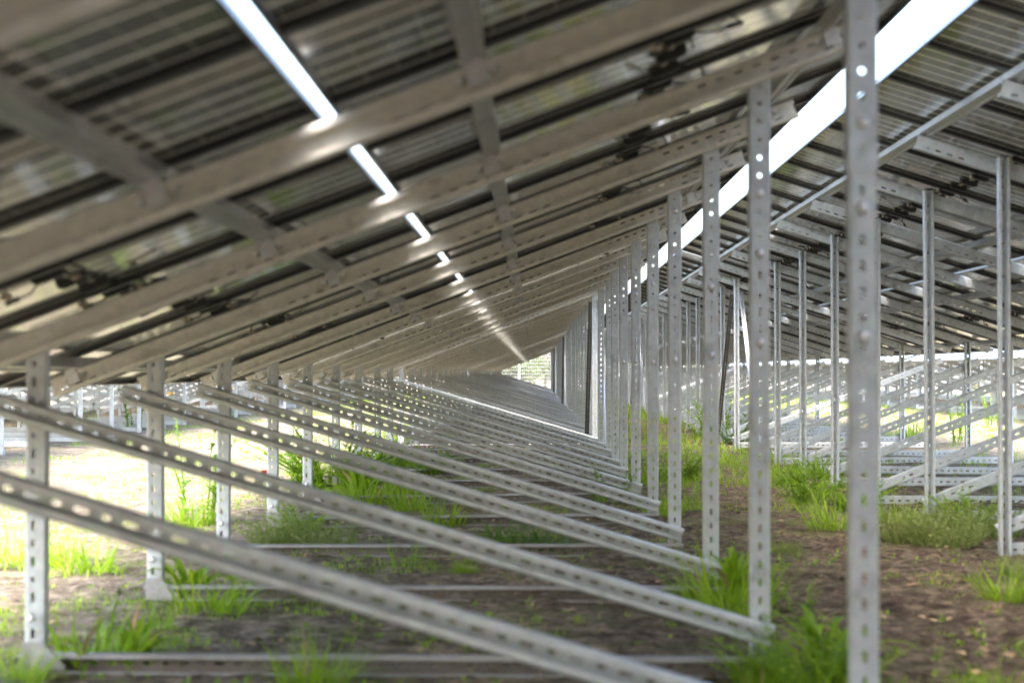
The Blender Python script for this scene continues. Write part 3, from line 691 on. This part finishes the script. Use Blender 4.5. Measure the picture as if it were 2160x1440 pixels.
def gp(px, py):
    """ground point seen at a photograph pixel"""
    n = 2050.0 / max(8.0, py - 785.0)
    for _ in range(4):
        x = (px - 1130) * n * U; y = n * S
        n = (CAMZ - gz(x, y)) / U / max(8.0, py - 785.0)
    return x, y
def plant(kind, name, px, py, hpx, label, cat, rz=None, mesh_h=None):
    x, y = gp(px, py); n = y / S
    me = kind; hm = max(v.co.z for v in me.vertices)
    s = hpx * (0.85 if 'feather' in name else 1.35) * n * U / hm
    o = ob(name, me, None, loc=(x, y, gz(x, y) - 0.005), rot=(0, 0, rnd.uniform(0, 6.28)), scale=s)
    return tag(o, label, cat, None)
G, Wd, F, B = T_GRASS, T_WEED, T_FEATH, T_BROAD
plants = [
 (G[3], 'grass_tuft', 200, 1405, 150, 'yellowing grass tuft against the foot of the nearest short post on the left', 'grass'),
 (B[2], 'broad_weed', 285, 1400, 85, 'low yellow-green leafy clump lying right beside the nearest short post', 'grass'),
 (G[3], 'grass_tuft', 195, 1208, 80, 'pale broad-bladed grass clump between the two nearest short posts', 'grass'),
 (G[0], 'grass_tuft', 120, 1195, 90, 'thin upright grass just right of the nearest short post', 'grass'),
 (G[1], 'grass_tuft', 440, 1290, 110, 'lush green grass tuft beside the second short post foot plate', 'grass'),
 (G[3], 'grass_tuft', 505, 1262, 70, 'drooping dark grass over the left end of the second base rail', 'grass'),
 (Wd[2], 'tall_weed', 420, 1105, 215, 'tall leafy weed rising between the second and third short posts', 'weed'),
 (G[2], 'grass_tuft', 400, 1110, 75, 'bright grass around the foot of the tall leafy weed', 'grass'),
 (F[0], 'feathery_weed', 580, 1150, 90, 'grey-green feathery weed left of the third base rail', 'weed'),
 (F[1], 'feathery_weed', 680, 1155, 85, 'grey-green feathery weed at the left end of the third base rail', 'weed'),
 (Wd[4], 'leafy_bush', 690, 1028, 105, 'bushy bright green weed behind the fifth short post', 'weed'),
 (Wd[3], 'leafy_bush', 750, 995, 60, 'dark green leafy clump behind the bright bush', 'weed'),
 (G[2], 'grass_tuft', 770, 1065, 80, 'short vivid grass tuft in front of the bright green bush', 'grass'),
 (G[0], 'grass_tuft', 870, 1075, 70, 'vivid grass tuft standing over a base rail in the left middle', 'grass'),
 (Wd[0], 'small_weed', 860, 1195, 60, 'small spreading weed in front of the third base rail', 'weed'),
 (G[2], 'grass_tuft', 980, 1208, 38, 'tiny grass tuft right of the small spreading weed', 'grass'),
 (G[2], 'grass_tuft', 935, 1110, 70, 'upright grass tuft left of the dark feathery weed', 'grass'),
 (F[2], 'feathery_weed', 1080, 1160, 80, 'dark green feathery weed growing under the braces in the middle', 'weed'),
 (Wd[3], 'leafy_bush', 1160, 1165, 62, 'dark leafy weed touching the dark feathery weed', 'weed'),
 (G[0], 'grass_tuft', 655, 1450, 120, 'bright grass tuft on the nearest base rail at the bottom edge', 'grass'),
 (G[0], 'grass_tuft', 1540, 1300, 150, 'bright green grass tuft between the second and third tall posts', 'grass'),
 (G[2], 'grass_tuft', 1500, 1270, 80, 'small grass tuft at the foot of the third tall post', 'grass'),
 (Wd[1], 'leafy_weed', 1685, 1450, 120, 'fresh green leafy weed left of the nearest tall post', 'weed'),
 (G[0], 'grass_tuft', 1760, 1455, 130, 'grass tuft hugging the left side of the nearest tall post', 'grass'),
 (G[2], 'grass_tuft', 1620, 1460, 90, 'grass tuft right of the second tall post at the bottom edge', 'grass'),
 (Wd[0], 'small_weed', 1690, 1285, 55, 'lone seedling on bare soil left of the nearest tall post', 'weed'),
 (F[1], 'feathery_weed', 1900, 1140, 100, 'grey-green feathery weed right of the nearest tall post', 'weed'),
 (F[0], 'feathery_weed', 1990, 1150, 120, 'wide grey-green feathery weed between two right row posts', 'weed'),
 (F[1], 'feathery_weed', 2070, 1130, 90, 'grey-green feathery weed at the foot of the rightmost post', 'weed'),
 (Wd[1], 'leafy_weed', 1715, 1045, 65, 'broad-leaved green clump left of the nearest tall post', 'grass'),
 (G[0], 'grass_tuft', 1755, 1115, 80, 'light green grass tuft on bare soil left of the nearest tall post', 'grass'),
 (F[1], 'feathery_weed', 1650, 1165, 40, 'low mossy weed right of the second tall post', 'weed'),
 (G[0], 'grass_tuft', 2125, 1262, 85, 'rounded green grass tuft on soil at the right edge', 'grass'),
 (F[0], 'feathery_weed', 2150, 1215, 70, 'feathery weed behind the rounded tuft at the right edge', 'weed'),
 (Wd[1], 'leafy_weed', 1525, 925, 65, 'leafy green weed below the dark leaning strut on the right', 'weed'),
 (Wd[3], 'leafy_weed', 1555, 935, 45, 'dark leafy weed beside the green weed under the leaning strut', 'weed'),
 (G[0], 'grass_tuft', 1400, 1085, 65, 'grass tuft between the fourth and fifth tall posts', 'grass'),
 (G[1], 'grass_tuft', 1455, 1075, 60, 'grass tuft right of the fourth tall post', 'grass'),
 (G[0], 'grass_tuft', 1355, 1020, 60, 'grass tuft at the foot of the sixth tall post', 'grass'),
 (Wd[0], 'small_weed', 1280, 1060, 75, 'thin leafy weed standing among the lower brace ends', 'weed'),
 (Wd[2], 'flowering_weed', 280, 905, 90, 'flowering yellow-green weed on the sunny left strip', 'weed'),
 (Wd[2], 'flowering_weed', 190, 915, 60, 'small flowering weed on the sunny strip near the left edge', 'weed'),
 (Wd[2], 'yellow_weed', 2025, 935, 95, 'tall yellow-green weed behind the right braces', 'weed'),
 (Wd[2], 'yellow_weed', 2090, 900, 75, 'sunlit yellow weed near the right edge behind the braces', 'weed'),
 (G[0], 'grass_tuft', 1925, 925, 45, 'sunlit grass tuft behind the right row braces', 'grass'),
 (B[2], 'leafy_bush', 755, 1045, 75, 'bright yellow-green weed right of the bushy weed by the fifth short post', 'weed'),
 (G[1], 'grass_tuft', 830, 1045, 70, 'spreading grass between the bright weeds and the rails in the left middle', 'grass'),
 (B[2], 'leafy_weed', 1545, 1265, 100, 'bushy light green weed beside the third tall post', 'weed'),
 (B[0], 'leafy_weed', 1735, 1410, 95, 'bushy light green weed just left of the nearest tall post', 'weed'),
 (B[1], 'leafy_weed', 400, 1262, 70, 'bushy light green weed by the second foot plate', 'weed'),
 (Wd[1], 'leafy_weed', 1690, 1060, 50, 'low leafy weed around the broad-leaved clump', 'weed'),
 (Wd[4], 'leafy_weed', 1590, 1435, 80, 'bushy weed at the foot of the second tall post near the bottom edge', 'weed'),
 (Wd[1], 'leafy_weed', 1425, 1010, 55, 'leafy weed right of the fifth tall post on the ridge strip', 'weed'),
 (Wd[4], 'leafy_weed', 1740, 1010, 45, 'bright weed left of the nearest tall post behind the broad-leaved clump', 'weed'),
 (G[1], 'grass_tuft', 1880, 1100, 65, 'arching grass right beside the nearest tall post', 'grass'),
 (Wd[4], 'leafy_weed', 2040, 1105, 60, 'bright weed among the grey-green weeds on the right', 'weed'),
 (Wd[4], 'leafy_weed', 905, 1000, 45, 'bright weed among the far braces left of the middle', 'weed'),
 (Wd[4], 'leafy_weed', 640, 1120, 50, 'bright weed on the edge of the grey-green weeds by the third base rail', 'weed'),
 (G[1], 'grass_tuft', 330, 1330, 60, 'loose grass on pale soil between the two nearest base rails', 'grass'),
 (Wd[4], 'leafy_weed', 800, 1020, 60, 'bright leafy weed right of the bushy weeds left of the middle', 'weed'),
 (Wd[1], 'leafy_weed', 840, 985, 55, 'leafy weed behind the bright weeds left of the middle', 'weed'),
 (Wd[4], 'leafy_weed', 1800, 1075, 60, 'bright leafy weed right behind the nearest tall post', 'weed'),
 (Wd[4], 'leafy_weed', 1660, 1020, 40, 'low bright weed on the aisle between the two rows', 'weed'),
 (G[1], 'grass_tuft', 1480, 1010, 45, 'short grass on the aisle right of the tall posts', 'grass'),
 (G[1], 'grass_tuft', 30, 1190, 110, 'long thin grass left of the nearest short post', 'grass'),
 (G[2], 'grass_tuft', 40, 1440, 90, 'grass sprig at the bottom left corner', 'grass'),
 (G[0], 'grass_tuft', 1780, 1350, 55, 'sparse grass sprig on the soil close to the nearest tall post', 'grass'),
 (G[1], 'grass_tuft', 2080, 1455, 70, 'grass tuft at the bottom right corner', 'grass'),
]
for a in plants: plant(*a)

def poppy(px, py, hpx, label):
    x, y = gp(px, py); n = y / S; h = hpx * n * U
    e = empty('poppy', (x, y, gz(x, y))); tag(e, label, 'flower', None)
    ob('stem', MB().tube([(0, 0, -.01), (.01, 0, h * .5), (.0, .01, h)], 0.0025, 5).mesh('stem', M_WEED), e)
    for k in range(4):
        mb = MB(); az = k * math.pi / 2; d = Vector((math.cos(az), math.sin(az), 0.6)).normalized(); s = d.cross(Vector((0, 0, 1))).normalized()
        p = Vector((0, .01, h)); mb.add([p, p + d * .022 - s * .022, p + d * .042 - s * .014 + Vector((0, 0, .008)), p + d * .042 + s * .014 + Vector((0, 0, .008)), p + d * .022 + s * .022], [(0, 1, 2, 3, 4)])
        ob('petal', mb.mesh('petal', M_RED), e)
poppy(558, 1075, 75, 'red poppy flower beside the fourth short post')
poppy(636, 1030, 65, 'red-orange poppy left of the fifth short post')

# low ground cover and litter nobody could count
def carpet(name, seed, n, area, Lr, wr, mats, label, cat, dens, flat=0.0, mi_dry=0.0):
    rr = random.Random(seed); mb = MB(); made = 0; tries = 0
    while made < n and tries < n * 30:
        tries += 1
        x = rr.uniform(area[0], area[1]); t = rr.random(); y = area[2] + (area[3] - area[2]) * t ** 1.7
        if rr.random() > dens(x, y): continue
        z = gz(x, y); made += 1; far = 1.0 + max(0, y - 12) / 22
        for b in range(rr.randint(3, 8)):
            bx, by = x + rr.gauss(0, .03) * far, y + rr.gauss(0, .03) * far
            blade(mb, (bx, by, z - .008), rr.uniform(0, 6.28), rr.uniform(*Lr) * (0.8 + 0.2 * far), rr.uniform(*wr) * far, rr.uniform(.3, 1.8), 2, 1 if rr.random() < mi_dry else 0, rr.uniform(-1, 1))
    o = ob(name, mb.mesh(name, *mats)); return tag(o, label, cat, None, 'stuff')
def patch(x, y, s=0.6, th=0.0): return max(0.0, min(1.0, 0.5 + 2.2 * (noise.noise((x * s, y * s, 7.7)) - th)))
carpet('ground_grass', 5, 4200, (-2.6, 3.4, 5.8, 40), (.012, .05), (.004, .010), (M_GRASS, M_DRY), 'sparse low grass sprouting from the soil between the base rails', 'grass',
       lambda x, y: patch(x, y, 1.6, 0.18) ** 2 * (1.0 if (x < -0.2 or 0.55 < x < 1.0) else 0.35), mi_dry=0.06)
carpet('ground_grass', 6, 6500, (-6.2, -1.7, 6.5, 100), (.015, .065), (.003, .008), (M_WEED, M_YELL), 'sunlit grass and seedlings on the strip left of the left row', 'grass',
       lambda x, y: patch(x, y, 0.9, 0.16), mi_dry=0.015)
carpet('ground_grass', 8, 4200, (3.6, 9.6, 8.0, 100), (.03, .10), (.004, .009), (M_GRASS, M_YELL), 'sunlit grass on the strip right of the right row', 'grass',
       lambda x, y: patch(x, y, 0.5, -0.05), mi_dry=0.01)
carpet('ground_grass', 9, 2200, (0.6, 3.2, 14, 98), (.05, .16), (.005, .010), (M_WEED, M_GRASS), 'green undergrowth below the ridge gap along the tall posts', 'grass',
       lambda x, y: patch(x, y, 0.8, 0.0), mi_dry=0.4)

def litter():
    rr = random.Random(12); mb = MB()
    for i in range(7000):
        x = rr.uniform(-2.2, 4.2); y = 5.8 + 22 * rr.random() ** 1.6
        if rr.random() > patch(x, y, 0.9, 0.0) + 0.15: continue
        z = gz(x, y) + 0.014; az = rr.uniform(0, 6.28)
        if rr.random() < 0.62:
            L = rr.uniform(.04, .22); d = Vector((math.cos(az), math.sin(az), rr.uniform(-.05, .12))); s = Vector((-d.y, d.x, 0)) * rr.uniform(.0012, .0028); p = Vector((x, y, z)); m = p + d * L * .5 + s * rr.uniform(-5, 5)
            u = Vector((0, 0, .003)); mb.add([p - s, p + s, m + s + u, m - s + u, p + d * L], [(0, 1, 2, 3), (3, 2, 4)])
        else:
            L = rr.uniform(.025, .07); leaf(mb, Vector((x, y, z)), Vector((math.cos(az), math.sin(az), rr.uniform(0, .3))), Vector((0, 0, 1)), L, L * .55)
    for i in range(3600):     # small clods
        x = rr.uniform(-2.0, 3.6); y = 5.8 + 10 * rr.random() ** 1.4; r = rr.uniform(.003, .009) * (2.8 if rr.random() < .12 else 1); z = gz(x, y) + r * .3
        vs = [Vector((x, y, z)) + Vector(v) * r * rr.uniform(.7, 1.3) for v in ((1, 0, 0), (-1, 0, 0), (0, 1, 0), (0, -1, 0), (0, 0, .7), (0, 0, -.7))]
        mb.add(vs, [(0, 2, 4), (2, 1, 4), (1, 3, 4), (3, 0, 4), (2, 0, 5), (1, 2, 5), (3, 1, 5), (0, 3, 5)], 1)
    o = ob('ground_litter', mb.mesh('ground_litter', M_DRY, M_SOIL)); tag(o, 'dry stalks, fallen leaves and small clods strewn on the soil', 'litter', None, 'stuff')
litter()
def seedlings():
    rr = random.Random(77); mb = MB(); made = 0
    while made < 1300:
        x = rr.uniform(-2.4, 3.6); y = 5.9 + 16 * rr.random() ** 1.3
        if rr.random() > (patch(x, y, 0.8, 0.1) ** 2 + 0.06): continue
        made += 1; z = gz(x, y) + .004; L = rr.uniform(.012, .036)
        for k in range(rr.randint(4, 9)):
            az = rr.uniform(0, 6.28); leaf(mb, Vector((x + rr.gauss(0, .008), y + rr.gauss(0, .008), z + rr.uniform(0, .02))), Vector((math.cos(az), math.sin(az), rr.uniform(.2, 1.2))), Vector((0, 0, 1)), L * rr.uniform(.6, 1.2), L * rr.uniform(.25, .5), 1 if rr.random() < .1 else 0)
    o = ob('ground_seedlings', mb.mesh('ground_seedlings', M_WEED, M_DRY)); tag(o, 'small broad-leaved seedlings scattered over the bare soil', 'seedlings', None, 'stuff')
seedlings()

# ------------------------------------------------------------------ trees and shrubs beyond the fence
def tree(x, y, H, rx, label, seed, name='tree', low=False):
    rr = random.Random(seed); e = empty(name, (x, y, gz(x, y))); tag(e, label, 'tree' if not low else 'shrub', 'trees and shrubs behind the fence')
    tb = MB(); tips = []
    th = H * (0.35 if not low else 0.15)
    tb.tube([(0, 0, -.1), (rr.uniform(-.1, .1), 0, th), (rr.uniform(-.3, .3), 0, H * .7)], [H * .03, H * .022, H * .008], 7)
    for k in range(9):
        a = rr.uniform(0, 6.28); z0 = rr.uniform(th * .7, H * .6); r1 = rx * rr.uniform(.5, .9); p = (r1 * math.cos(a), r1 * math.sin(a), min(H * .92, z0 + H * rr.uniform(.12, .35)))
        tb.tube([(0, 0, z0), (p[0] * .5, p[1] * .5, (z0 + p[2]) / 2 + .1), p], [H * .011, H * .007, H * .003], 5); tips.append(p)
    ob('trunk', tb.mesh('trunk', M_BARK), e)
    mb = MB(); tips += [(0, 0, H * .8)] + [(rx * rr.uniform(-.8, .8), rx * rr.uniform(-.6, .6), H * rr.uniform(.15 if low else .4, .85)) for _ in range(10)]
    for (cx, cy, cz) in tips:
        cr = rx * rr.uniform(.28, .5)
        for i in range(230):
            u = Vector((rr.gauss(0, 1), rr.gauss(0, 1), rr.gauss(0, .8))); u = u.normalized() * cr * rr.random() ** .45
            d = Vector((rr.gauss(0, 1), rr.gauss(0, 1), rr.gauss(0, .6)))
            if cz + u.z < .05: continue
            leaf(mb, Vector((cx, cy, cz)) + u, d, Vector((rr.gauss(0, .4), rr.gauss(0, .4), 1)).normalized(), rr.uniform(.12, .26), rr.uniform(.07, .14))
    ob('crown', mb.mesh('crown', M_TREE), e)
tl = [(-9, 122, 5.5, 2.6), (-3.6, 119, 2.6, 1.9), (-1.2, 117, 1.8, 1.4), (0.6, 121, 3.6, 2.2), (2.9, 118, 2.4, 1.7), (5.6, 123, 5.0, 2.6), (10.5, 121, 4.4, 2.5), (17, 124, 6.0, 3.0), (-16, 124, 6.2, 3.0), (-24, 122, 5.2, 2.8), (24, 122, 5.4, 2.8), (31, 124, 6.5, 3.0), (-33, 125, 6.5, 3.1)]
names = ['tree left of the row end behind the fence', 'rounded shrub just left of the row end behind the fence', 'low shrub behind the white fence post in the opening', 'leafy shrub in the middle of the far opening', 'low shrub at the right side of the far opening',
         'tree right of the far opening', 'bushy tree seen through the right row posts', 'tall tree beyond the right row end', 'tall tree beyond the left strip', 'tree beyond the left neighbour rows', 'tree beyond the right neighbour rows', 'rightmost tall tree behind the fence', 'leftmost tall tree behind the fence']
for i, (x, y, H, rx) in enumerate(tl): tree(x, y, H, rx, names[i], 60 + i, 'shrub' if H < 3.8 else 'tree', H < 3.8)
